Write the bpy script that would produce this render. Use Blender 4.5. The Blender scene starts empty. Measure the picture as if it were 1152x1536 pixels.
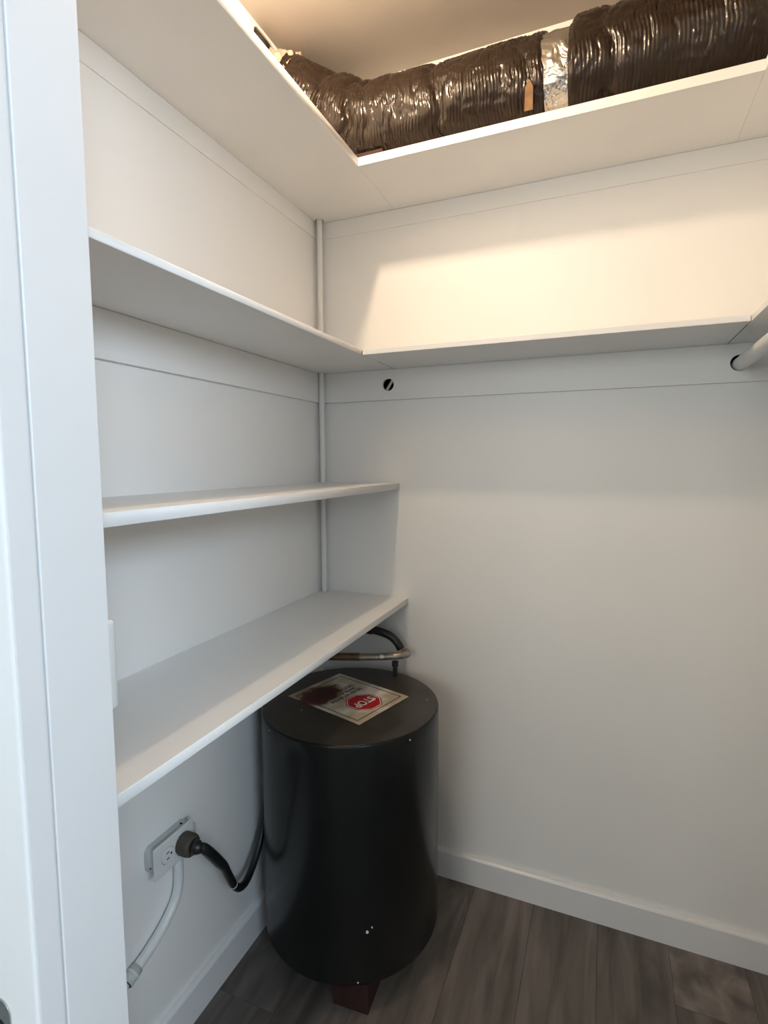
import bpy, bmesh, math, random
from mathutils import Vector, Matrix, noise
random.seed(7)
scene = bpy.context.scene
COL = scene.collection

# ------------------------------------------------------------------ camera
FOCAL_PX = 805.74
YAW, PITCH, ROLL = 0.3947, 0.0922, -0.0031
CAM_POS = Vector((0.8727, -1.557, 1.3129))
fw = Vector((-math.sin(YAW) * math.cos(PITCH), math.cos(YAW) * math.cos(PITCH), -math.sin(PITCH)))
rt = Vector((math.cos(YAW), math.sin(YAW), 0))
up = rt.cross(fw)
rt2 = rt * math.cos(ROLL) + up * math.sin(ROLL)
up2 = -rt * math.sin(ROLL) + up * math.cos(ROLL)
cam_data = bpy.data.cameras.new('camera')
cam_data.sensor_fit = 'VERTICAL'
cam_data.sensor_height = 24.0
cam_data.lens = 24.0 * FOCAL_PX / 1536.0
cam_data.clip_start = 0.02
cam = bpy.data.objects.new('camera', cam_data)
COL.objects.link(cam)
m = Matrix((rt2, up2, -fw)).transposed().to_4x4()
m.translation = CAM_POS
cam.matrix_world = m
scene.camera = cam

# ------------------------------------------------------------------ light
world = bpy.data.worlds.new('sky')
scene.world = world
world.use_nodes = True
bg = world.node_tree.nodes['Background']
bg.inputs[0].default_value = (0.62, 0.80, 1.0, 1)
bg.inputs[1].default_value = 1.0
wl = bpy.data.lights.new('added_rear_daylight', 'AREA')      # unseen source added to supply daylight, set in added_window_1
wl.shape = 'RECTANGLE'
wl.size, wl.size_y = 1.6, 0.98
wl.color = (0.95, 1.0, 0.96)
wl.energy = 25
wo = bpy.data.objects.new('added_rear_daylight', wl)
COL.objects.link(wo)
wo.location = (0.20, -4.02, 1.80)
wo.rotation_euler = (math.radians(90), 0, 0)
w2 = bpy.data.lights.new('added_side_daylight', 'AREA')  # added unseen source, brightens left wall and jamb from added_window_2
w2.shape = 'RECTANGLE'
w2.size, w2.size_y = 1.44, 0.58
w2.color = (0.66, 0.83, 1.0)
w2.energy = 55
wo2 = bpy.data.objects.new('added_side_daylight', w2)
COL.objects.link(wo2)
wo2.location = (2.52, -2.55, 2.00)
wo2.rotation_euler = (math.radians(90), 0, math.radians(90))
LAMP_STRENGTH = 860
LAMP_COLOR = (1.0, 0.76, 0.52)
scene.view_settings.view_transform = 'Standard'
scene.view_settings.look = 'None'
scene.view_settings.gamma = 1
scene.view_settings.use_curve_mapping = False
scene.view_settings.exposure = 0.0


# ------------------------------------------------------------------ materials
def new_mat(name):
    mt = bpy.data.materials.new(name)
    mt.use_nodes = True
    nt = mt.node_tree
    return mt, nt, nt.nodes['Principled BSDF']


def paint(name, col, rough=0.5, var=0.04, scale=6.0, bump=0.05, bscale=350.0, metal=0.0, spec=0.5, coat=0.0):
    mt, nt, b = new_mat(name)
    tc = nt.nodes.new('ShaderNodeTexCoord')
    n1 = nt.nodes.new('ShaderNodeTexNoise')
    n1.inputs['Scale'].default_value = scale
    n1.inputs['Detail'].default_value = 5
    nt.links.new(tc.outputs['Object'], n1.inputs['Vector'])
    rp = nt.nodes.new('ShaderNodeValToRGB')
    rp.color_ramp.elements[0].position = 0.3
    rp.color_ramp.elements[1].position = 0.7
    rp.color_ramp.elements[0].color = (*[c * (1 - var) for c in col], 1)
    rp.color_ramp.elements[1].color = (*[min(1, c * (1 + var)) for c in col], 1)
    nt.links.new(n1.outputs[0], rp.inputs[0])
    nt.links.new(rp.outputs[0], b.inputs['Base Color'])
    b.inputs['Roughness'].default_value = rough
    b.inputs['Metallic'].default_value = metal
    b.inputs['Specular IOR Level'].default_value = spec
    b.inputs['Coat Weight'].default_value = coat
    if bump:
        n2 = nt.nodes.new('ShaderNodeTexNoise')
        n2.inputs['Scale'].default_value = bscale
        n2.inputs['Detail'].default_value = 3
        nt.links.new(tc.outputs['Object'], n2.inputs['Vector'])
        bp = nt.nodes.new('ShaderNodeBump')
        bp.inputs['Strength'].default_value = bump
        bp.inputs['Distance'].default_value = 0.002
        nt.links.new(n2.outputs[0], bp.inputs['Height'])
        nt.links.new(bp.outputs[0], b.inputs['Normal'])
    return mt


M = {}
M['wall'] = paint('wall_paint', (0.87, 0.86, 0.84), 0.55, 0.012, 3, 0.10, 420)
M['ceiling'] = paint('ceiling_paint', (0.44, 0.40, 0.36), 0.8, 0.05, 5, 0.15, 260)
M['shelf'] = paint('shelf_paint', (0.86, 0.855, 0.84), 0.42, 0.02, 5, 0.06, 180)
M['trim'] = paint('trim_paint', (0.90, 0.905, 0.91), 0.35, 0.012, 7, 0.06, 120)
M['base'] = paint('baseboard_paint', (0.80, 0.80, 0.80), 0.25, 0.02, 7, 0.06, 120)
M['pipe_paint'] = paint('painted_pipe', (0.80, 0.79, 0.76), 0.4, 0.03, 30, 0.1, 200)
M['heater'] = paint('heater_enamel', (0.009, 0.010, 0.010), 0.27, 0.12, 5, 0.02, 40, spec=0.28)
M['heater_top'] = paint('heater_top_enamel', (0.040, 0.034, 0.027), 0.30, 0.3, 9, 0.03, 60, spec=0.35)
M['chip'] = paint('chipped_paint', (0.75, 0.74, 0.70), 0.6, 0.05, 90, 0)
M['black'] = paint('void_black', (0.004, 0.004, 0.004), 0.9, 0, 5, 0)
M['rubber'] = paint('black_rubber', (0.012, 0.013, 0.015), 0.38, 0.1, 30, 0.1, 200)
M['plug'] = paint('plug_rubber', (0.060, 0.052, 0.040), 0.6, 0.15, 40, 0.2, 200)
M['plastic'] = paint('white_plastic', (0.72, 0.73, 0.72), 0.35, 0.02, 20, 0.02, 200)
M['grey_box'] = paint('grey_box_paint', (0.56, 0.57, 0.56), 0.45, 0.05, 30, 0.1, 160)
M['grey_pipe'] = paint('dull_grey_pipe', (0.34, 0.30, 0.25), 0.32, 0.25, 30, 0.12, 150, metal=0.55)
M['brass'] = paint('tarnished_pipe', (0.16, 0.10, 0.055), 0.4, 0.3, 25, 0.1, 150, metal=0.5)
M['tin'] = paint('drip_of_solder', (0.85, 0.84, 0.80), 0.3, 0.05, 50, 0.1, 80)
M['black_pipe'] = paint('black_iron', (0.02, 0.021, 0.022), 0.4, 0.2, 40, 0.2, 160)
M['redwood'] = paint('red_brown_wood', (0.026, 0.005, 0.0035), 0.7, 0.35, 18, 0.3, 120)
M['tan_wood'] = paint('tan_wood', (0.25, 0.14, 0.06), 0.6, 0.25, 60, 0.2, 200)
M['lath'] = paint('pale_lath', (0.62, 0.60, 0.55), 0.6, 0.1, 60, 0.2, 200)
M['red_ink'] = paint('red_ink', (0.42, 0.012, 0.016), 0.35, 0.08, 60, 0)
M['dark_ink'] = paint('dark_red_ink', (0.10, 0.010, 0.012), 0.4, 0.1, 80, 0)
M['black_ink'] = paint('black_ink', (0.018, 0.014, 0.012), 0.4, 0.1, 80, 0)
M['white_ink'] = paint('white_ink', (0.80, 0.74, 0.70), 0.4, 0.03, 80, 0)
M['porcelain'] = paint('porcelain', (0.80, 0.79, 0.76), 0.2, 0.02, 20, 0)
M['metal'] = paint('grey_metal', (0.42, 0.46, 0.46), 0.3, 0.1, 60, 0.1, 100, metal=0.8)
M['torn'] = paint('torn_drywall_paper', (0.50, 0.38, 0.31), 0.8, 0.18, 70, 0.5, 160)

# label paper with its rust stain
mt, nt, b = new_mat('stained_paper')
tc = nt.nodes.new('ShaderNodeTexCoord')
mp = nt.nodes.new('ShaderNodeMapping')
mp.inputs['Location'].default_value = (-0.040, 0.0680, 0)
mp.inputs['Scale'].default_value = (0.80, 1.05, 1)
nt.links.new(tc.outputs['Object'], mp.inputs['Vector'])
nz = nt.nodes.new('ShaderNodeTexNoise'); nz.inputs['Scale'].default_value = 26; nz.inputs['Detail'].default_value = 6
nt.links.new(tc.outputs['Object'], nz.inputs['Vector'])
ln = nt.nodes.new('ShaderNodeVectorMath'); ln.operation = 'LENGTH'
nt.links.new(mp.outputs[0], ln.inputs[0])
ad = nt.nodes.new('ShaderNodeMath'); ad.operation = 'MULTIPLY_ADD'
nt.links.new(nz.outputs[0], ad.inputs[0]); ad.inputs[1].default_value = 0.05
nt.links.new(ln.outputs['Value'], ad.inputs[2])
rp = nt.nodes.new('ShaderNodeValToRGB')
e = rp.color_ramp.elements
e[0].position = 0.055; e[0].color = (0.055, 0.006, 0.004, 1)
e[1].position = 0.098; e[1].color = (0.70, 0.66, 0.60, 1)
x = rp.color_ramp.elements.new(0.072); x.color = (0.10, 0.012, 0.008, 1)
x = rp.color_ramp.elements.new(0.080); x.color = (0.42, 0.33, 0.20, 1)
nt.links.new(ad.outputs[0], rp.inputs[0])
nz2 = nt.nodes.new('ShaderNodeTexNoise'); nz2.inputs['Scale'].default_value = 14; nz2.inputs['Detail'].default_value = 4
nt.links.new(tc.outputs['Object'], nz2.inputs['Vector'])
rp2 = nt.nodes.new('ShaderNodeValToRGB')
rp2.color_ramp.elements[0].position = 0.42; rp2.color_ramp.elements[0].color = (0.62, 0.58, 0.46, 1)
rp2.color_ramp.elements[1].position = 0.6; rp2.color_ramp.elements[1].color = (1, 1, 1, 1)
nt.links.new(nz2.outputs[0], rp2.inputs[0])
mx = nt.nodes.new('ShaderNodeMix'); mx.data_type = 'RGBA'; mx.blend_type = 'MULTIPLY'; mx.inputs[0].default_value = 1
nt.links.new(rp.outputs[0], mx.inputs[6]); nt.links.new(rp2.outputs[0], mx.inputs[7])
nt.links.new(mx.outputs[2], b.inputs['Base Color'])
b.inputs['Roughness'].default_value = 0.45
M['paper'] = mt

# vinyl plank floor: tone varies from plank to plank, grain along y
mt, nt, b = new_mat('vinyl_plank')
tc = nt.nodes.new('ShaderNodeTexCoord')
oi = nt.nodes.new('ShaderNodeObjectInfo')
sc = nt.nodes.new('ShaderNodeMath'); sc.operation = 'MULTIPLY'; sc.inputs[1].default_value = 37
nt.links.new(oi.outputs['Random'], sc.inputs[0])
va = nt.nodes.new('ShaderNodeVectorMath'); va.operation = 'ADD'
nt.links.new(tc.outputs['Object'], va.inputs[0]); nt.links.new(sc.outputs[0], va.inputs[1])
mp = nt.nodes.new('ShaderNodeMapping'); mp.inputs['Scale'].default_value = (16, 1.6, 1)
nt.links.new(va.outputs[0], mp.inputs['Vector'])
nz = nt.nodes.new('ShaderNodeTexNoise'); nz.inputs['Scale'].default_value = 1.6; nz.inputs['Detail'].default_value = 8
nz.inputs['Distortion'].default_value = 0.6
nt.links.new(mp.outputs[0], nz.inputs['Vector'])
rp = nt.nodes.new('ShaderNodeValToRGB')
e = rp.color_ramp.elements
e[0].position = 0.32; e[0].color = (0.085, 0.070, 0.062, 1)
e[1].position = 0.72; e[1].color = (0.205, 0.180, 0.160, 1)
nt.links.new(nz.outputs[0], rp.inputs[0])
mr = nt.nodes.new('ShaderNodeMapRange'); mr.inputs['To Min'].default_value = 0.72; mr.inputs['To Max'].default_value = 1.2
nt.links.new(oi.outputs['Random'], mr.inputs['Value'])
vm = nt.nodes.new('ShaderNodeVectorMath'); vm.operation = 'SCALE'
nt.links.new(rp.outputs[0], vm.inputs[0]); nt.links.new(mr.outputs[0], vm.inputs['Scale'])
nt.links.new(vm.outputs[0], b.inputs['Base Color'])
b.inputs['Roughness'].default_value = 0.42
mp2 = nt.nodes.new('ShaderNodeMapping'); mp2.inputs['Scale'].default_value = (260, 14, 1)
nt.links.new(va.outputs[0], mp2.inputs['Vector'])
nz3 = nt.nodes.new('ShaderNodeTexNoise'); nz3.inputs['Scale'].default_value = 1
nt.links.new(mp2.outputs[0], nz3.inputs['Vector'])
bp = nt.nodes.new('ShaderNodeBump'); bp.inputs['Strength'].default_value = 0.12; bp.inputs['Distance'].default_value = 0.001
nt.links.new(nz3.outputs[0], bp.inputs['Height']); nt.links.new(bp.outputs[0], b.inputs['Normal'])
M['plank'] = mt

# shiny brown duct film and foil
def crumpled(name, col, rough, metal, scale, strength, dist, spec=0.5):
    mt, nt, b = new_mat(name)
    tc = nt.nodes.new('ShaderNodeTexCoord')
    v = nt.nodes.new('ShaderNodeTexNoise'); v.inputs['Scale'].default_value = scale
    v.inputs['Detail'].default_value = 4; v.inputs['Distortion'].default_value = 1.2
    nt.links.new(tc.outputs['Object'], v.inputs['Vector'])
    rp = nt.nodes.new('ShaderNodeValToRGB')
    rp.color_ramp.elements[0].color = (*[c * 0.75 for c in col], 1)
    rp.color_ramp.elements[1].color = (*[min(1, c * 1.25) for c in col], 1)
    nt.links.new(v.outputs[0], rp.inputs[0]); nt.links.new(rp.outputs[0], b.inputs['Base Color'])
    bp = nt.nodes.new('ShaderNodeBump'); bp.inputs['Strength'].default_value = strength; bp.inputs['Distance'].default_value = dist
    nt.links.new(v.outputs[0], bp.inputs['Height']); nt.links.new(bp.outputs[0], b.inputs['Normal'])
    b.inputs['Roughness'].default_value = rough
    b.inputs['Metallic'].default_value = metal
    b.inputs['Specular IOR Level'].default_value = spec
    return mt
M['film'] = crumpled('brown_plastic_film', (0.021, 0.0125, 0.0075), 0.20, 0.0, 55, 0.22, 0.004, 0.40)
M['foil'] = crumpled('crumpled_foil', (0.74, 0.70, 0.64), 0.24, 1.0, 12, 0.8, 0.03)

mt, nt, b = new_mat('lamp_glass_lit')
b.inputs['Base Color'].default_value = (0.9, 0.85, 0.75, 1)
b.inputs['Emission Color'].default_value = (*LAMP_COLOR, 1)
b.inputs['Emission Strength'].default_value = LAMP_STRENGTH
M['bulb'] = mt
mt, nt, b = new_mat('window_glass')
b.inputs['Roughness'].default_value = 0.02
b.inputs['Transmission Weight'].default_value = 1.0
b.inputs['Base Color'].default_value = (0.95, 0.98, 1, 1)
M['glass'] = mt


# ------------------------------------------------------------------ helpers
def link(name, me, mat, parent=None, smooth=False):
    o = bpy.data.objects.new(name, me)
    COL.objects.link(o)
    if mat is not None and not me.materials:
        me.materials.append(M[mat])
    if smooth:
        for f in me.polygons:
            f.use_smooth = True
    if parent is not None:
        o.parent = parent
        o.matrix_parent_inverse = Matrix.Translation(parent.location).inverted() if parent.rotation_euler == (0, 0, 0) else parent.matrix_basis.inverted()
    return o


def bm_mesh(name, bm):
    bmesh.ops.recalc_face_normals(bm, faces=bm.faces)
    me = bpy.data.meshes.new(name)
    bm.to_mesh(me)
    bm.free()
    return me


def add_box(bm, x0, x1, y0, y1, z0, z1, bev=0.0, seg=2):
    r = bmesh.ops.create_cube(bm, size=1)
    vs = r['verts']
    bmesh.ops.scale(bm, vec=(x1 - x0, y1 - y0, z1 - z0), verts=vs)
    bmesh.ops.translate(bm, vec=((x0 + x1) / 2, (y0 + y1) / 2, (z0 + z1) / 2), verts=vs)
    if bev:
        es = list({e for v in vs for e in v.link_edges})
        bmesh.ops.bevel(bm, geom=es, offset=bev, segments=seg, affect='EDGES', profile=0.5)


def box(name, b6, mat, parent=None, bev=0.0015, seg=2):
    bm = bmesh.new()
    add_box(bm, *b6, bev=bev, seg=seg)
    return link(name, bm_mesh(name, bm), mat, parent)


def outline_plate(name, outer, holes, thick, to_world, mat, parent=None, bev=0.0):
    """flat board cut from an outline with real holes; to_world maps (u, v, w) to the room, w along the thickness"""
    cu = bpy.data.curves.new(name + '_outline', 'CURVE')
    cu.dimensions = '2D'
    cu.fill_mode = 'BOTH'
    cu.extrude = thick / 2 - bev
    cu.bevel_depth = bev
    cu.bevel_resolution = 1
    cu.offset = -bev
    for pts in [outer] + holes:
        s = cu.splines.new('POLY')
        s.points.add(len(pts) - 1)
        for p, q in zip(s.points, pts):
            p.co = (q[0], q[1], 0, 1)
        s.use_cyclic_u = True
    tmp = bpy.data.objects.new('tmp', cu)
    me = bpy.data.meshes.new_from_object(tmp)
    bpy.data.objects.remove(tmp)
    me.name = name
    for v in me.vertices:
        v.co = to_world(v.co.x, v.co.y, v.co.z + thick / 2)
    bm = bmesh.new()
    bm.from_mesh(me)
    bmesh.ops.remove_doubles(bm, verts=bm.verts, dist=1e-6)
    bmesh.ops.recalc_face_normals(bm, faces=bm.faces)
    bm.to_mesh(me)
    bm.free()
    me.materials.clear()
    return link(name, me, mat, parent)


def rect(u0, u1, v0, v1):
    return [(u0, v0), (u1, v0), (u1, v1), (u0, v1)]


def circle(u, v, r, n=32):
    return [(u + r * math.cos(2 * math.pi * k / n), v + r * math.sin(2 * math.pi * k / n)) for k in range(n)]


def round_rect(u0, u1, v0, v1, r, n=6):
    out = []
    for cx_, cy_, a0 in ((u1 - r, v1 - r, 0), (u0 + r, v1 - r, 90), (u0 + r, v0 + r, 180), (u1 - r, v0 + r, 270)):
        for k in range(n + 1):
            a = math.radians(a0 + 90 * k / n)
            out.append((cx_ + r * math.cos(a), cy_ + r * math.sin(a)))
    return out


def smooth_path(pts, n):
    """Catmull-Rom through pts, n samples per span"""
    P = [Vector(p) for p in pts]
    P = [P[0] * 2 - P[1]] + P + [P[-1] * 2 - P[-2]]
    out = []
    for i in range(1, len(P) - 2):
        for k in range(n):
            t = k / n
            a, b_, c, d = P[i - 1], P[i], P[i + 1], P[i + 2]
            out.append(0.5 * ((2 * b_) + (c - a) * t + (2 * a - 5 * b_ + 4 * c - d) * t * t + (3 * b_ - a - 3 * c + d) * t ** 3))
    out.append(P[-2])
    return out


def tube_mesh(name, path, radius, seg=16, caps=True):
    """radius: number or f(i, n, angle, point)"""
    bm = bmesh.new()
    rings = []
    n = len(path)
    nrm = None
    for i, p in enumerate(path):
        t = (path[min(i + 1, n - 1)] - path[max(i - 1, 0)]).normalized()
        if nrm is None:
            nrm = Vector((0, 0, 1)) if abs(t.z) < 0.9 else Vector((1, 0, 0))
        nrm = (nrm - t * nrm.dot(t)).normalized()
        bi = t.cross(nrm)
        ring = []
        for k in range(seg):
            a = 2 * math.pi * k / seg
            r = radius(i, n, a, p) if callable(radius) else radius
            ring.append(bm.verts.new(p + (nrm * math.cos(a) + bi * math.sin(a)) * r))
        rings.append(ring)
    for i in range(n - 1):
        for k in range(seg):
            bm.faces.new((rings[i][k], rings[i][(k + 1) % seg], rings[i + 1][(k + 1) % seg], rings[i + 1][k]))
    if caps:
        bm.faces.new(rings[0][::-1])
        bm.faces.new(rings[-1])
    return bm_mesh(name, bm)


def tube(name, pts, radius, mat, parent=None, seg=16, n=10, straight=False):
    path = [Vector(p) for p in pts] if straight else smooth_path(pts, n)
    return link(name, tube_mesh(name, path, radius, seg), mat, parent, smooth=True)


def lathe(name, prof, centre, mat, parent=None, seg=64, smooth=True):
    bm = bmesh.new()
    rings = []
    for r, z in prof:
        rings.append([bm.verts.new((centre[0] + r * math.cos(2 * math.pi * k / seg), centre[1] + r * math.sin(2 * math.pi * k / seg), centre[2] + z)) for k in range(seg)])
    for a, b_ in zip(rings, rings[1:]):
        for k in range(seg):
            bm.faces.new((a[k], a[(k + 1) % seg], b_[(k + 1) % seg], b_[k]))
    bm.faces.new(rings[0][::-1])
    bm.faces.new(rings[-1])
    me = bm_mesh(name, bm)
    o = link(name, me, mat, parent, smooth)
    return o


def autosmooth(o, deg=35):
    me = o.data
    bm = bmesh.new()
    bm.from_mesh(me)
    for f in bm.faces:
        f.smooth = True
    for e_ in bm.edges:
        if len(e_.link_faces) == 2 and e_.calc_face_angle(0) > math.radians(deg):
            e_.smooth = False
    bm.to_mesh(me)
    bm.free()
    return o


def empty(name, loc):
    o = bpy.data.objects.new(name, None)
    COL.objects.link(o)
    o.location = loc
    o.empty_display_size = 0.05
    return o


def tag(o, label, cat, group=None):
    o['label'] = label
    o['category'] = cat
    if group:
        o['group'] = group
    return o


def struct(o):
    o['kind'] = 'structure'
    return o


# ------------------------------------------------------------------ the setting
W, D, H = 1.40, 1.10, 2.44           # closet: x 0..W, y -D..0
FT = 0.101                           # front wall thickness
RX0, RX1, RY = -1.2, 2.6, -4.1       # the room the photograph is taken from
JX0, JX1, JZ = 0.322, 1.078, 2.04    # door opening
T = 0.1

# floor: sub-floor with vinyl planks laid along y
floor = struct(box('floor', (RX0 - T, RX1 + T, RY - T, T, -0.12, -0.0062), 'black', bev=0))
PW, PL = 0.1775, 1.22
pm = bmesh.new()
add_box(pm, -PW / 2 + 0.0002, PW / 2 - 0.0002, -PL / 2 + 0.0003, PL / 2 - 0.0003, -0.006, 0, bev=0.0006, seg=1)
plank_me = bm_mesh('plank', pm)
plank_me.materials.append(M['plank'])
k0 = int(math.floor((RX0 - 0.71) / PW))
k1 = int(math.ceil((RX1 - 0.71) / PW))
for k in range(k0, k1):
    off = random.random() * PL
    y = 0.02 + off - PL
    xc = 0.71 + (k + 0.5) * PW
    inside = -0.02 < xc + PW / 2 and xc - PW / 2 < W + 0.02
    if not inside:
        y -= D
    cuts = [0.02 if inside else -D - 0.05]
    while cuts[-1] > RY:
        cuts.append(y if len(cuts) == 1 else cuts[-1] - PL)
        if len(cuts) == 2 and cuts[0] - cuts[1] < 0.15:
            cuts[1] -= 0.3
    for a, b_ in zip(cuts, cuts[1:]):
        o = bpy.data.objects.new('plank', plank_me)
        COL.objects.link(o)
        o.location = (xc, (a + b_) / 2, 0)
        o.scale = (1, (a - b_) / PL, 1)
        o.parent = floor

# back wall with two rod holes drilled right through into the cavity behind
ROD_Z, ROD_R, ROD_X, HOLE_X = 1.549, 0.0165, 1.156, 0.243
HOLE_R = 0.0195
struct(outline_plate('wall_back', rect(-0.3, W + T, -0.02, H + 0.02), [circle(HOLE_X, ROD_Z, HOLE_R * 1.9), circle(ROD_X, ROD_Z, HOLE_R * 1.9)],
                     0.03, lambda u, v, w: Vector((u, w, v)), 'wall'))
bm = bmesh.new()
add_box(bm, -0.35, W + 0.15, 0.09, 0.11, -0.05, H + 0.05)
struct(link('wall_back_cavity', bm_mesh('wall_back_cavity', bm), 'black'))
# left wall with the rough opening for the duct
duct_hole = [(-0.315, 2.425), (-0.327, 2.37), (-0.31, 2.29), (-0.318, 2.22), (-0.28, 2.165), (-0.20, 2.15), (-0.11, 2.16),
             (-0.06, 2.21), (-0.052, 2.30), (-0.07, 2.39), (-0.12, 2.418), (-0.19, 2.418), (-0.235, 2.437), (-0.275, 2.4375), (-0.300, 2.434)]
struct(outline_plate('wall_left', rect(-D - 0.02, 0.03, -0.02, H + 0.02), [duct_hole], 0.012, lambda u, v, w: Vector((-w, u, v)), 'wall'))
bm = bmesh.new()
add_box(bm, -0.32, -0.30, -D - 0.1, 0.15, -0.05, H + 0.05)  # added black sheet, stops sky light leaking through the duct opening
struct(link('wall_left_blackout', bm_mesh('wall_left_blackout', bm), 'black'))
struct(box('wall_right', (W, W + T, -D - 0.02, 0.02, -0.01, H + 0.02), 'wall', bev=0))
struct(box('ceiling', (RX0 - T, RX1 + T, RY - T, 0.15, H, H + 0.1), 'ceiling', bev=0))
# front wall with the door opening
struct(outline_plate('wall_front', [(RX0 - T, -0.01), (JX0 - 0.018, -0.01), (JX0 - 0.018, JZ + 0.018), (JX1 + 0.018, JZ + 0.018), (JX1 + 0.018, -0.01),
                                    (RX1 + T, -0.01), (RX1 + T, H + 0.01), (RX0 - T, H + 0.01)], [], FT - 0.004,
                     lambda u, v, w: Vector((u, -D - 0.002 - w, v)), 'wall'))
# the outer room
struct(box('wall_outer_left', (RX0 - T, RX0, RY, -D - FT + 0.01, -0.01, H + 0.02), 'wall', bev=0))
VY0, VY1 = -3.32, -1.78
struct(outline_plate('wall_outer_right', rect(RY, -D - FT + 0.01, -0.01, H + 0.02), [rect(VY0, VY1, 1.65, 2.35)], 0.1, lambda u, v, w: Vector((RX1 + w, u, v)), 'wall'))
win2 = struct(outline_plate('added_window_2', rect(VY0, VY1, 1.65, 2.35), [rect(VY0 + 0.05, -2.57, 1.70, 2.30), rect(-2.53, VY1 - 0.05, 1.70, 2.30)],
                            0.05, lambda u, v, w: Vector((RX1 + 0.02 + w, u, v)), 'trim'))  # unseen window added with its light; high sill shapes the daylight
box('pane', (RX1 + 0.043, RX1 + 0.047, VY0 + 0.05, -2.57, 1.70, 2.30), 'glass', win2, bev=0)
box('pane', (RX1 + 0.043, RX1 + 0.047, -2.53, VY1 - 0.05, 1.70, 2.30), 'glass', win2, bev=0)
WX0, WX1, WZ0, WZ1 = -0.65, 1.05, 1.25, 2.35
struct(outline_plate('wall_outer_rear', rect(RX0 - T, RX1 + T, -0.01, H + 0.02), [rect(WX0, WX1, WZ0, WZ1)], 0.1, lambda u, v, w: Vector((u, RY - w, v)), 'wall'))
win = struct(outline_plate('added_window_1', rect(WX0, WX1, WZ0, WZ1), [rect(WX0 + 0.05, 0.18, WZ0 + 0.05, WZ1 - 0.05), rect(0.22, WX1 - 0.05, WZ0 + 0.05, WZ1 - 0.05)],
                           0.05, lambda u, v, w: Vector((u, RY - 0.02 - w, v)), 'trim'))  # unseen window, added so the outer room supplies daylight
box('pane', (WX0 + 0.05, 0.18, RY - 0.047, RY - 0.043, WZ0 + 0.05, WZ1 - 0.05), 'glass', win, bev=0)
box('pane', (0.22, WX1 - 0.05, RY - 0.047, RY - 0.043, WZ0 + 0.05, WZ1 - 0.05), 'glass', win, bev=0)

# baseboards: flat with an eased top edge
BH, BT = 0.090, 0.015


def base_profile(name, length, place):
    prof = [(0, 0), (BT, 0), (BT, BH - 0.007), (BT - 0.002, BH - 0.003), (BT - 0.005, BH - 0.0008), (BT - 0.008, BH), (0, BH)]
    bm = bmesh.new()
    A = [bm.verts.new(place(0, d, z)) for d, z in prof]
    B = [bm.verts.new(place(length, d, z)) for d, z in prof]
    for k in range(len(prof)):
        bm.faces.new((A[k], A[(k + 1) % len(prof)], B[(k + 1) % len(prof)], B[k]))
    bm.faces.new(A[::-1])
    bm.faces.new(B)
    return struct(link(name, bm_mesh(name, bm), 'base'))


base_profile('baseboard_back', W, lambda s, d, z: Vector((s, -d, z)))
base_profile('baseboard_left', D - BT, lambda s, d, z: Vector((d, -BT - s, z)))
base_profile('baseboard_right', D - BT, lambda s, d, z: Vector((W - d, -BT - s, z)))

# door frame: jambs lining the opening, casings on the outside
jl = struct(box('trim_1', (JX0 - 0.018, JX0, -D - 0.080, -D, 0, JZ), 'trim', bev=0.0013, seg=2))
struct(box('trim_2', (JX1, JX1 + 0.018, -D - 0.080, -D, 0, JZ), 'trim', bev=0.0013, seg=2))
struct(box('trim_3', (JX0, JX1, -D - FT, -D, JZ, JZ + 0.018), 'trim', bev=0.0025, seg=3))


def casing(name, b6):
    bm = bmesh.new()
    add_box(bm, *b6, bev=0.004, seg=3)
    return struct(link(name, bm_mesh(name, bm), 'trim'))


# the casing stock returns into the opening in front of each jamb, set back by a fine reveal
casing('trim_4', (JX0 - 0.0900, JX0 - 0.0008, -D - FT - 0.012, -D - 0.0803, 0, JZ + 0.07))
casing('trim_5', (JX1 + 0.0008, JX1 + 0.0900, -D - FT - 0.012, -D - 0.0803, 0, JZ + 0.07))
casing('trim_6', (JX0 - 0.0015, JX1 + 0.0015, -D - FT - 0.014, -D - FT, JZ + 0.004, JZ + 0.07))

# ------------------------------------------------------------------ battens under the shelves
SH3, SH3T, SH4, SH4T = 1.5955, 0.0135, 2.060, 0.021
D3, D3B, D4, D4B = 0.262, 0.239, 0.262, 0.256
R3, R4 = 1.131, 1.126
PX, PY, PR = 0.020, -0.023, 0.0088     # painted riser pipe in the corner
BATT = 0.010
o = outline_plate('shelf_batten', rect(0.0, W, 1.5036, SH3 - 0.0006), [circle(HOLE_X, ROD_Z, HOLE_R * 0.95), circle(ROD_X, ROD_Z, HOLE_R)],
                  BATT, lambda u, v, w: Vector((u, -w, v)), 'wall')
tag(o, 'white painted batten on the back wall with a dark rod hole, under the middle shelf', 'batten', 'white shelf battens')
o = box('shelf_batten', (0, BATT, -D, -BATT, 1.5036, SH3 - 0.0006), 'wall', bev=0.001)
tag(o, 'white painted batten on the left wall, under the third shelf from the bottom', 'batten', 'white shelf battens')
o = box('shelf_batten', (0, W, -0.0035, 0, 2.010, SH4 - 0.0002), 'wall', bev=0.0012)
tag(o, 'narrow cream batten on the back wall, right under the topmost shelf', 'batten', 'white shelf battens')
o = box('shelf_batten', (0, 0.003, -D, -0.0035, 2.010, SH4 - 0.0002), 'wall', bev=0.0012)
tag(o, 'narrow cream batten on the left wall, right under the topmost shelf', 'batten', 'white shelf battens')

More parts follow.
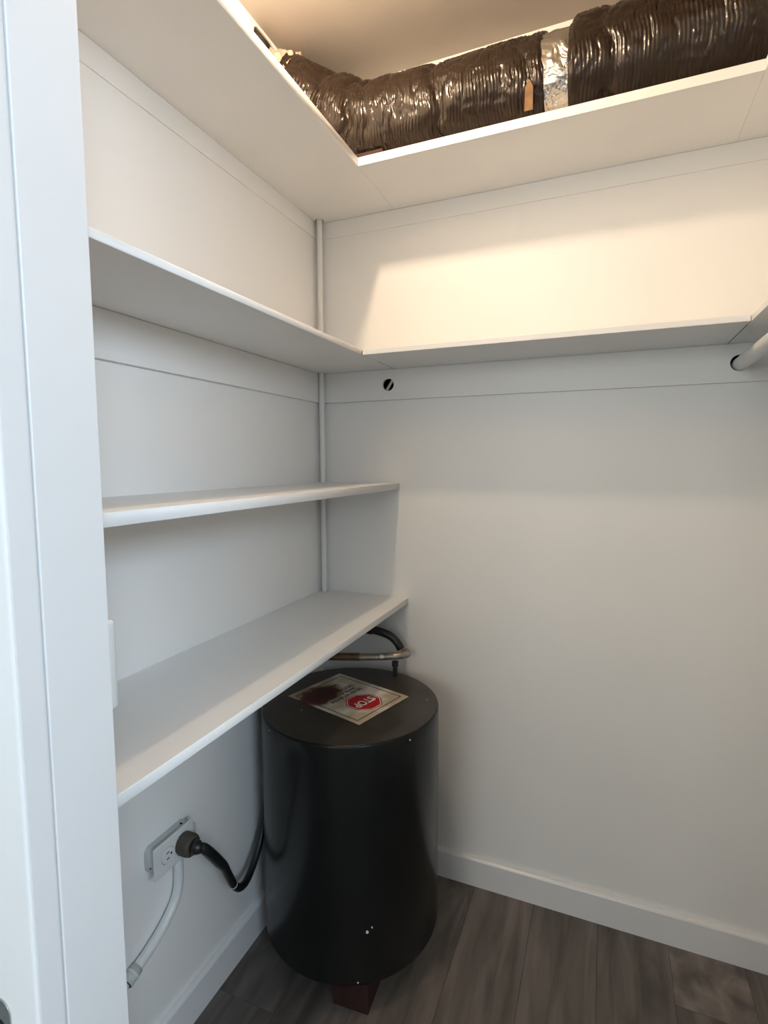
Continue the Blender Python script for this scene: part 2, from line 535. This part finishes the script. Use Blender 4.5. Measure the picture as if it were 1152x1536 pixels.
# pale lath seen through the empty rod hole
o = box('lath_strip', (-0.004, 0.004, -0.002, 0.002, -0.034, 0.034), 'lath', bev=0.0008)
o.location = (HOLE_X + 0.0005, 0.0030, ROD_Z)
o.rotation_euler = (0, math.radians(33), 0)
tag(o, 'thin pale strip slanting across the dark hole in the back wall batten', 'strip')


# ------------------------------------------------------------------ shelves
def shelf_left(name, depth, z0, th, hole, label, group):
    holes = [circle(PX, PY, PR + 0.0045, 24)] if hole else []
    o = outline_plate(name, rect(0.0005, depth, -D + 0.001, -0.0005), holes, th, lambda u, v, w: Vector((u, v, z0 + w)), 'shelf', bev=0.001)
    return tag(o, label, 'shelf', group)


G = 'white painted shelf boards'
shelf_left('shelf', 0.3061, 0.8891 - 0.0175, 0.0175, False, 'lowest white shelf on the left wall, just above the dark water heater', G)
shelf_left('shelf', 0.2761, 1.2492 - 0.0195, 0.0195, True, 'short white shelf on the left wall, second from the bottom, seen nearly edge on', G)
shelf_left('shelf', D3, SH3, SH3T, True, 'grey-shaded white shelf on the left wall, third from the bottom', G)
shelf_left('shelf', D4, SH4, SH4T, True, 'topmost white shelf along the left wall, beside the end of the duct', G)
JG = 0.0018
o = box('shelf', (D3 + JG, R3 - JG, -D3B, -0.0005, SH3, SH3 + SH3T), 'shelf', bev=0.001)
box('joint_shade_strip', (D3 + 0.0003, D3 + JG - 0.0002, -0.135, -0.004, SH3 + 0.0004, SH3 + 0.006), 'black', o, bev=0)  # black filler strips stand in for the shade inside the joint gaps
box('joint_shade_strip', (R3 - JG + 0.0002, R3 - 0.0003, -0.20, -0.004, SH3 + 0.0004, SH3 + 0.006), 'black', o, bev=0)
tag(o, 'white shelf along the back wall, below the bright warm patch of lamplight', 'shelf', G)
o = box('shelf', (D4 + 0.0003, R4 - 0.00005, -D4B, -0.0005, SH4, SH4 + SH4T), 'shelf', bev=0.001)
tag(o, 'topmost white shelf along the back wall carrying the brown duct', 'shelf', G)
o = box('shelf', (R3, W - 0.0005, -D + 0.001, -0.0005, SH3, SH3 + SH3T), 'shelf', bev=0.001)
tag(o, 'white shelf on the right side above the hanging rod', 'shelf', G)
o = box('shelf', (R4, W - 0.0005, -D + 0.001, -0.0005, SH4, SH4 + SH4T), 'shelf', bev=0.001)
tag(o, 'topmost white shelf on the right side, only its corner in view', 'shelf', G)

# ------------------------------------------------------------------ hanging rod and riser pipe
o = tube('hanging_rod', [(ROD_X + 0.003, 0.012, ROD_Z - 0.0016), (ROD_X + 0.003, -D + 0.001, ROD_Z - 0.0016)], ROD_R, 'pipe_paint', seg=32, straight=True)
autosmooth(o, 50)
tag(o, 'round white hanging rod at the right edge, held in the batten hole', 'rod')
pts = [(PX + (0.0 if z < 1.6 else -0.0004), PY, z) for z in (0.8895, 1.25, 1.6, 2.1)]
o = tube('riser_pipe', pts, PR, 'pipe_paint', seg=20, straight=True)
autosmooth(o, 50)
tag(o, 'thin white painted pipe standing in the corner through the shelves', 'pipe')

# ------------------------------------------------------------------ water heater
HC, HR, HZ0, HZ1 = (0.2515, -0.303), 0.2355, 0.075, 0.674
wh = empty('water_heater', (HC[0], HC[1], HZ0))
tag(wh, 'dark grey cylindrical water heater in the corner under the lowest shelf', 'water heater')
prof = [(HR - 0.012, HZ0), (HR - 0.003, HZ0 + 0.002), (HR, HZ0 + 0.008), (HR, HZ1 - 0.030), (HR, HZ1 - 0.006), (HR - 0.0012, HZ1 - 0.0025), (HR - 0.004, HZ1 - 0.0004)]
o = lathe('body', prof, (HC[0], HC[1], 0), 'heater', wh, 128)
autosmooth(o, 60)
prof = [(HR - 0.0042, HZ1 - 0.006), (HR - 0.0042, HZ1 + 0.0002), (HR - 0.010, HZ1 + 0.0006), (HR - 0.05, HZ1 + 0.0008), (0.02, HZ1 + 0.001)]
o = lathe('top_cover', prof, (HC[0], HC[1], 0), 'heater_top', wh, 128)
autosmooth(o, 60)


def chip(pos, nrm, size, k):
    nrm = Vector(nrm).normalized()
    bm = bmesh.new()
    t1 = nrm.orthogonal().normalized()
    t2 = nrm.cross(t1)
    rr = random.Random(k)
    n = 9
    out = [bm.verts.new(Vector(pos) + (t1 * math.cos(2 * math.pi * i / n) * 0.75 + t2 * math.sin(2 * math.pi * i / n)) * size * rr.uniform(0.55, 1.1)) for i in range(n)]
    top = bm.verts.new(Vector(pos) + nrm * 0.0006)
    for i in range(n):
        bm.faces.new((out[i], out[(i + 1) % n], top))
    link('paint_chip', bm_mesh('paint_chip', bm), 'chip', wh)


for k, (p, s) in enumerate([((0.3853, -0.4968, 0.2139), 0.0052), ((0.3945, -0.4902, 0.2233), 0.0032), ((0.3658, -0.5089, 0.0877), 0.0030),
                            ((0.4605, -0.4116, 0.6585), 0.0035), ((0.1287, -0.5039, 0.6607), 0.0022)]):
    d = Vector((p[0] - HC[0], p[1] - HC[1], 0))
    chip(Vector((HC[0], HC[1], p[2])) + d.normalized() * (HR + 0.0002), d, s, k)
chip((0.441, -0.224, HZ1 + 0.0009), (0, 0, 1), 0.003, 11)
chip((0.160, -0.406, HZ1 + 0.0012), (0, 0, 1), 0.003, 12)
# stub where the pipe enters the top
lathe('pipe_nipple', [(0.007, HZ1), (0.007, HZ1 + 0.030), (0.010, HZ1 + 0.032), (0.010, HZ1 + 0.046), (0.006, HZ1 + 0.047)], (0.303, -0.106, 0), 'black_pipe', wh, 16, smooth=False)

# red-brown blocks that carry the heater
for k, (x, y, a, lab) in enumerate([(0.338, -0.456, 4, 'dark red wood block under the front of the water heater'),
                                    (0.115, -0.330, 0, 'dark red wood block hidden under the heater, by the left wall'),
                                    (0.330, -0.150, 0, 'dark red wood block hidden under the heater, by the back wall')]):
    o = box('wood_block', (-0.046, 0.046, -0.046, 0.046, 0, HZ0), 'redwood', bev=0.002)
    o.location = (x, y, 0.0002)
    o.rotation_euler = (0, 0, math.radians(a))
    tag(o, lab, 'block', 'wood blocks under the water heater')

# pipes on top of the heater
gp = empty('supply_pipe', (0.10, -0.15, 0.70))
tag(gp, 'dull grey bent water pipe lying over the heater, below the lowest shelf', 'pipe')
tube('tube', [(0.055, -0.165, 0.722), (0.14, -0.150, 0.727), (0.23, -0.128, 0.731), (0.285, -0.112, 0.735), (0.316, -0.099, 0.737), (0.331, -0.081, 0.737), (0.326, -0.063, 0.7365), (0.310, -0.056, 0.7365)], 0.0105, 'grey_pipe', gp, 18, 8)
tube('corroded_length', [(0.06, -0.1645, 0.7222), (0.14, -0.150, 0.727), (0.20, -0.1355, 0.7300)], 0.0113, 'brass', gp, 18, 6)
o = lathe('solder_blob', [(0.0015, -0.006), (0.007, -0.003), (0.0085, 0.0), (0.006, 0.004), (0.0015, 0.006)], (0.268, -0.128, 0.737), 'tin', gp, 12)
bp_ = empty('fitting', (0.2, -0.05, 0.78))
tag(bp_, 'black elbow fitting and pipe between the heater and the lowest shelf', 'pipe')
tube('pipe', [(0.06, -0.055, 0.800), (0.195, -0.060, 0.794)], 0.0125, 'black_pipe', bp_, 18, straight=True)
tube('elbow', [(0.195, -0.060, 0.794), (0.240, -0.061, 0.789), (0.270, -0.058, 0.778), (0.290, -0.056, 0.760), (0.301, -0.054, 0.742)], 0.0125, 'black_pipe', bp_, 18, 8)
tube('collar', [(0.186, -0.060, 0.7945), (0.206, -0.060, 0.7935)], 0.0175, 'black_pipe', bp_, 8, straight=True)

# ------------------------------------------------------------------ paper label with STOP sign
r_ = Vector((-0.279, -0.960, 0)).normalized()
u_ = Vector((0.960, -0.279, 0)).normalized()
LC = Vector((0.2365, -0.2870, HZ1 + 0.0016))
lab = empty('warning_label', LC)
lab.rotation_euler = (0, 0, math.atan2(r_.y, r_.x))
bpy.context.view_layer.update()
tag(lab, 'white paper label with a red STOP sign lying on top of the water heater', 'label')


def lw(x, y, z=0.0):
    return Vector((x, y, z))


def flat(name, outer, holes, z, th, mat, parent, depth=0):
    me_o = outline_plate(name, outer, holes, th, lambda u, v, w: Vector((u, v, z + w)), mat)
    me_o.parent = parent
    return me_o


LW, LH = 0.102, 0.130
flat('paper', rect(-LW, LW, -LH, LH), [], 0, 0.0003, 'paper', lab)
i1, i2 = 0.0120, 0.0153
flat('border', rect(-LW + i1, LW - i1, -LH + i1 + 0.004, LH - i1 - 0.004), [rect(-LW + i2, LW - i2, -LH + i2 + 0.004, LH - i2 - 0.004)], 0.0003, 0.0001, 'dark_ink', lab)
OY = 0.0560


def octo(r, sx=1.0, sy=1.0, cx=0.0, cy=0.0):
    return [(cx + sx * r * math.cos(math.pi / 8 + k * math.pi / 4), cy + sy * r * math.sin(math.pi / 8 + k * math.pi / 4)) for k in range(8)]


oc = flat('stop_sign', octo(0.052, cy=OY), [], 0.0003, 0.0001, 'red_ink', lab)
flat('sign_edge', octo(0.0485, cy=OY), [octo(0.0462, cy=OY)], 0.0004, 0.0001, 'white_ink', oc)


def text(name, body, size, x, y, z, mat, parent, sx=1.0, bold=0.0):
    cu = bpy.data.curves.new(name, 'FONT')
    cu.body = body
    cu.size = size
    cu.align_x = 'CENTER'
    cu.align_y = 'CENTER'
    cu.offset = bold
    tmp = bpy.data.objects.new('tmp', cu)
    me = bpy.data.meshes.new_from_object(tmp)
    bpy.data.objects.remove(tmp)
    me.name = name
    me.materials.clear()
    for v in me.vertices:
        v.co = Vector((v.co.x * sx + x, v.co.y + y, z))
    o = link(name, me, mat)
    o.parent = parent
    return o


text('lettering', 'STOP', 0.037, 0, OY, 0.00055, 'white_ink', oc, 0.80, 0.0011)
for k, (s, yy) in enumerate([('DO NOT RETURN THIS', -0.008), ('WATER HEATER TO', -0.0255), ('THE STORE FOR SERVICE', -0.043), ('CALL FOR HELP', -0.078)]):
    text('text_line', s, 0.0165, 0.0, yy, 0.0005, 'black_ink', lab, 0.70, 0.0008)

# ------------------------------------------------------------------ outlet box, plug and cords on the left wall
ob = empty('outlet_box', (0.0, -0.725, 0.485))
tag(ob, 'surface mounted white double outlet box on the left wall under the lowest shelf', 'outlet')
outline_plate('box_body', round_rect(-0.778, -0.662, 0.452, 0.508, 0.014), [], 0.036, lambda u, v, w: Vector((w, u, v)), 'grey_box', ob, bev=0.0015)
RC = [(-0.751, 0.487), (-0.7095, 0.487)]
outline_plate('cover_plate', round_rect(-0.788, -0.676, 0.452, 0.522, 0.002, 3), [circle(*c, 0.0175, 28) for c in RC], 0.004, lambda u, v, w: Vector((0.0362 + w, u, v)), 'plastic', ob, bev=0.0008)
for c in RC:
    rc = outline_plate('receptacle', circle(*c, 0.0165, 28), [], 0.0045, lambda u, v, w: Vector((0.0362 + w, u, v)), 'plastic', ob, bev=0.0005)
    for (du, dv, su, sv) in ((-0.001, 0.0065, 0.0042, 0.0011), (-0.001, -0.0065, 0.0035, 0.0011)):
        box('slot', (0.0404, 0.0410, c[0] + du - su, c[0] + du + su, c[1] + dv - sv, c[1] + dv + sv), 'black', rc, bev=0)
    outline_plate('ground_slot', circle(c[0] + 0.0085, c[1], 0.0024, 12), [], 0.0006, lambda u, v, w: Vector((0.0404 + w, u, v)), 'black', rc)
for y, z in ((-0.7785, 0.470),):
    outline_plate('knockout', circle(0.018, z, 0.002, 10), [], 0.0006, lambda u, v, w: Vector((u, y - w, v)), 'black', ob)
outline_plate('knockout', circle(0.014, -0.685, 0.0030, 10), [], 0.0006, lambda u, v, w: Vector((u, v, 0.508 + w)), 'black', ob)

pc = empty('power_cord', (0.062, -0.7095, 0.487))
tag(pc, 'black power cord with a big round plug, hanging from the outlet to the heater', 'cord')
path = [Vector((x, -0.7095, 0.487)) for x in (0.0415, 0.044, 0.047, 0.062, 0.068, 0.070, 0.0715)]
rad = [0.0225, 0.0235, 0.024, 0.024, 0.0225, 0.021, 0.017]
o = link('plug', tube_mesh('plug', path, lambda i, n, a, p: rad[i] * (1 + 0.012 * math.cos(14 * a)), 56), 'plug', pc)
autosmooth(o, 40)
path = [Vector((x, -0.7095 + dy, 0.487)) for x, dy in ((0.0716, 0), (0.078, 0.001), (0.086, 0.003), (0.089, 0.006))]
rad2 = [0.016, 0.0155, 0.013, 0.009]
link('cord_grip', tube_mesh('cord_grip', path, lambda i, n, a, p: rad2[i], 24), 'rubber', pc, smooth=True)
cp = [(0.082, -0.709, 0.487), (0.089, -0.697, 0.478), (0.085, -0.668, 0.440), (0.078, -0.638, 0.400), (0.073, -0.617, 0.372), (0.068, -0.598, 0.337), (0.063, -0.574, 0.292),
      (0.060, -0.550, 0.263), (0.055, -0.520, 0.251), (0.049, -0.486, 0.258), (0.044, -0.450, 0.285), (0.038, -0.415, 0.33), (0.024, -0.36, 0.43), (0.020, -0.30, 0.46)]


def crad(i, n, a, p):
    t = i / n
    return 0.0098 * (1 if t > 0.35 else 1 + 0.22 * math.sin(math.pi * t / 0.35)) * (1 - 0.25 * max(0, t - 0.55))


link('cord', tube_mesh('cord', smooth_path(cp, 10), crad, 16), 'rubber', pc, smooth=True)
q = smooth_path(cp, 10)
link('white_tie', tube_mesh('white_tie', [q[60], q[61]], 0.0102, 16), 'plastic', pc, smooth=True)

cd = empty('conduit', (0.013, -0.705, 0.45))
tag(cd, 'white painted conduit curving down the left wall from the outlet box', 'conduit')
tube('conduit_tube', [(0.014, -0.697, 0.453), (0.014, -0.6975, 0.42), (0.014, -0.699, 0.378), (0.0135, -0.712, 0.343), (0.0135, -0.745, 0.314), (0.0135, -0.785, 0.294), (0.0135, -0.822, 0.2815)],
     0.0108, 'plastic', cd, 18, 8)
tube('connector', [(0.0135, -0.818, 0.2828), (0.0135, -0.834, 0.2772), (0.0135, -0.846, 0.2730)], 0.0132, 'grey_box', cd, 14, straight=True)
tube('gap', [(0.0135, -0.846, 0.2730), (0.0135, -0.8475, 0.2725)], 0.0118, 'black', cd, 14, straight=True)
tube('coupling_ring', [(0.0135, -0.828, 0.2793), (0.0135, -0.8315, 0.2781)], 0.0148, 'plastic', cd, 14, straight=True)
tube('conduit_tube', [(0.0135, -0.846, 0.2730), (0.0132, -0.90, 0.262), (0.0132, -1.00, 0.255), (0.0132, -D + 0.001, 0.254)], 0.0098, 'plastic', cd, 16, 6)

# ------------------------------------------------------------------ wall plate behind the jamb
o = outline_plate('wall_plate', round_rect(JX0 - 0.073, JX0 - 0.0012, 1.009, 1.123, 0.006), [], 0.0095, lambda u, v, w: Vector((u, -D + w, v)), 'plastic', bev=0.0018)
pl = empty('switch_plate', (JX0 - 0.037, -D, 1.066))
o.name = 'cover'
o.parent = pl
o.matrix_parent_inverse = Matrix.Translation(pl.location).inverted()
outline_plate('screw_hole', circle(JX0 - 0.006, 1.0125, 0.0020, 10), [], 0.0004, lambda u, v, w: Vector((u, -D + 0.0094 + w, v)), 'black', pl)
tag(pl, 'white rounded wall plate peeking out from behind the door jamb', 'wall plate')

# ------------------------------------------------------------------ metal catch on the casing, low at the left edge of the view
kt = empty('door_catch', (0.256, -D - FT - 0.012, 0.66))
tag(kt, 'small grey metal catch on the outer door casing in the lower left corner', 'catch')
yf = -D - FT - 0.012
bm_ = round_rect(0.236, 0.275, 0.62, 0.712, 0.016)
outline_plate('catch_plate', bm_, [circle(0.2565, 0.676, 0.011, 20)], 0.0016, lambda u, v, w: Vector((u, yf - w, v)), 'metal', kt, bev=0.0003)
outline_plate('catch_hole', circle(0.2565, 0.676, 0.0109, 20), [], 0.0004, lambda u, v, w: Vector((u, yf - w, v)), 'black', kt)

# ------------------------------------------------------------------ flexible duct on the top shelf
du = empty('air_duct', (0.7, -0.13, SH4 + SH4T))
tag(du, 'shiny brown flexible air duct lying on the topmost shelf against the ceiling', 'duct')
DP = [(-0.07, -0.222, 2.345), (0.0, -0.200, 2.322), (0.065, -0.175, 2.286), (0.14, -0.148, 2.246), (0.24, -0.130, 2.214), (0.36, -0.126, 2.206), (0.50, -0.126, 2.206), (0.70, -0.126, 2.206),
      (0.90, -0.130, 2.207), (1.10, -0.136, 2.213), (1.26, -0.140, 2.217), (1.395, -0.140, 2.217)]
full = smooth_path(DP, 60)
# even spacing
acc = [0.0]
for a, b_ in zip(full, full[1:]):
    acc.append(acc[-1] + (b_ - a).length)


def sample(x0, x1, step):
    out = []
    s = 0.0
    i = 0
    while s < acc[-1]:
        while acc[i + 1] < s:
            i += 1
        t = (s - acc[i]) / max(1e-9, acc[i + 1] - acc[i])
        p = full[i].lerp(full[i + 1], t)
        if x0 <= p.x <= x1:
            out.append(p)
        s += step
    return out


PINCH = [(0.115, 0.012, 0.016), (0.205, 0.016, 0.013), (0.262, 0.010, 0.010), (0.345, 0.006, 0.012), (0.455, 0.017, 0.013), (0.60, 0.004, 0.016), (0.665, 0.008, 0.010), (0.845, 0.011, 0.014), (0.97, 0.004, 0.02), (1.12, 0.008, 0.02)]


def duct_radius(base, flare0=None):
    def f(i, n, a, p):
        x = p.x
        # angle-dependent offset makes the creases wander round the tube
        wob = 0.030 * noise.noise(Vector((math.cos(a) * 1.3, math.sin(a) * 1.3, 4.0))) + 0.010 * noise.noise(Vector((math.cos(a) * 4, math.sin(a) * 4, x * 9)))
        r = base
        for px_, amp, wd in PINCH:
            g = (x + wob - px_) / wd
            am = amp * (0.55 + 0.75 * noise.noise(Vector((math.cos(a) * 1.7, math.sin(a) * 1.7, px_ * 40))))
            r -= am * math.exp(-g * g)
        r += 0.0065 * noise.noise(Vector((math.cos(a) * 1.2, math.sin(a) * 1.2, x * 11)))
        cr = noise.noise(Vector((math.cos(a) * 3.2 + 9, math.sin(a) * 3.2, x * 34)))
        r -= 0.0030 * max(0.0, 1 - abs(cr) * 6.0)
        r += 0.00095 * math.sin((x + 0.35 * wob) * 2 * math.pi / 0.0080) * (0.6 + 0.8 * noise.noise(Vector((math.cos(a) * 2, math.sin(a) * 2, x * 20))))
        r += 0.0005 * noise.noise(Vector((math.cos(a) * 14, math.sin(a) * 14, x * 160)))
        return r
    return f


left = sample(0.010, 0.712, 0.0016)
fl = duct_radius(0.1145)


def left_r(i, n, a, p):
    r = fl(i, n, a, p)
    if p.x < 0.12:
        r -= 0.010 * (1 - p.x / 0.12)
    e_ = (0.712 + 0.006 * math.sin(3 * a + 1) - p.x)
    if e_ < 0.012:
        r -= 0.010 * (1 - max(0, e_) / 0.012) ** 2
    return r


link('duct_sleeve', tube_mesh('duct_sleeve', left, left_r, 120), 'film', du, smooth=True)
band = sample(0.685, 0.785, 0.003)


def band_r(i, n, a, p):
    return 0.1045 + 0.0045 * noise.noise(Vector((math.cos(a) * 3, math.sin(a) * 3, p.x * 25))) + 0.003 * abs(noise.noise(Vector((math.cos(a) * 7, math.sin(a) * 7, p.x * 60))))


o = link('foil_band', tube_mesh('foil_band', band, band_r, 90), 'foil', du)
right = sample(0.762, 1.394, 0.0016)
fr = duct_radius(0.123)


def right_r(i, n, a, p):
    r = fr(i, n, a, p)
    e_ = p.x - 0.762 - 0.004 * math.sin(2 * a)
    if e_ < 0.016:
        r -= 0.013 * (1 - max(0, e_) / 0.016) ** 2
    return r


link('duct_sleeve', tube_mesh('duct_sleeve', right, right_r, 120), 'film', du, smooth=True)
# crumpled collar where the duct meets the left wall
col = [Vector(p) for p in smooth_path([(-0.035, -0.211, 2.334), (0.0, -0.200, 2.322), (0.026, -0.190, 2.308)], 10)]


def col_r(i, n, a, p):
    return 0.088 + 0.016 * (i / n) + 0.018 * abs(noise.noise(Vector((math.cos(a) * 4, math.sin(a) * 4, p.x * 45)))) + 0.012 * noise.noise(Vector((math.cos(a) * 9, math.sin(a) * 9, p.x * 90)))


o = link('torn_collar', tube_mesh('torn_collar', col, col_r, 70, caps=False), 'torn', du)

# loose bits beside the duct
o = outline_plate('wooden_tab', [(-0.0095, 0.0), (0.0095, 0.0), (0.0090, 0.042), (0.001, 0.056), (-0.0085, 0.044)], [], 0.003,
                  lambda u, v, w: Vector((0.677 + u + 0.06 * v, -0.2150 - 0.45 * v - 0.9 * w, 2.117 + 0.90 * v - 0.45 * w)), 'tan_wood', du)
o['label'] = 'tan wooden tab stuck to the duct left of the foil band'
o = box('wood_scrap', (0.225, 0.312, -0.214, -0.206, SH4 + SH4T + 0.0002, SH4 + SH4T + 0.034), 'redwood', bev=0.001)
tag(o, 'dark red wood scrap under the duct at the inner corner of the top shelf', 'wood scrap')

# ------------------------------------------------------------------ ceiling lamp of the closet (above the view)
LX, LY, LZ = 0.350, -0.712, 2.335
lp = empty('ceiling_lamp', (LX, LY, H))
tag(lp, 'bare warm bulb in a white porcelain holder on the closet ceiling', 'lamp')
lathe('lamp_holder', [(0.055, 0.0), (0.055, -0.010), (0.045, -0.018), (0.026, -0.030), (0.022, -0.052), (0.019, -0.054)], (LX, LY, H), 'porcelain', lp, 32)
lathe('bulb', [(0.012, 0.052), (0.012, 0.028), (0.0150, 0.016), (0.0175, 0.006), (0.018, -0.003), (0.0156, -0.011), (0.0096, -0.0165), (0.003, -0.018)], (LX, LY, LZ), 'bulb', lp, 24)
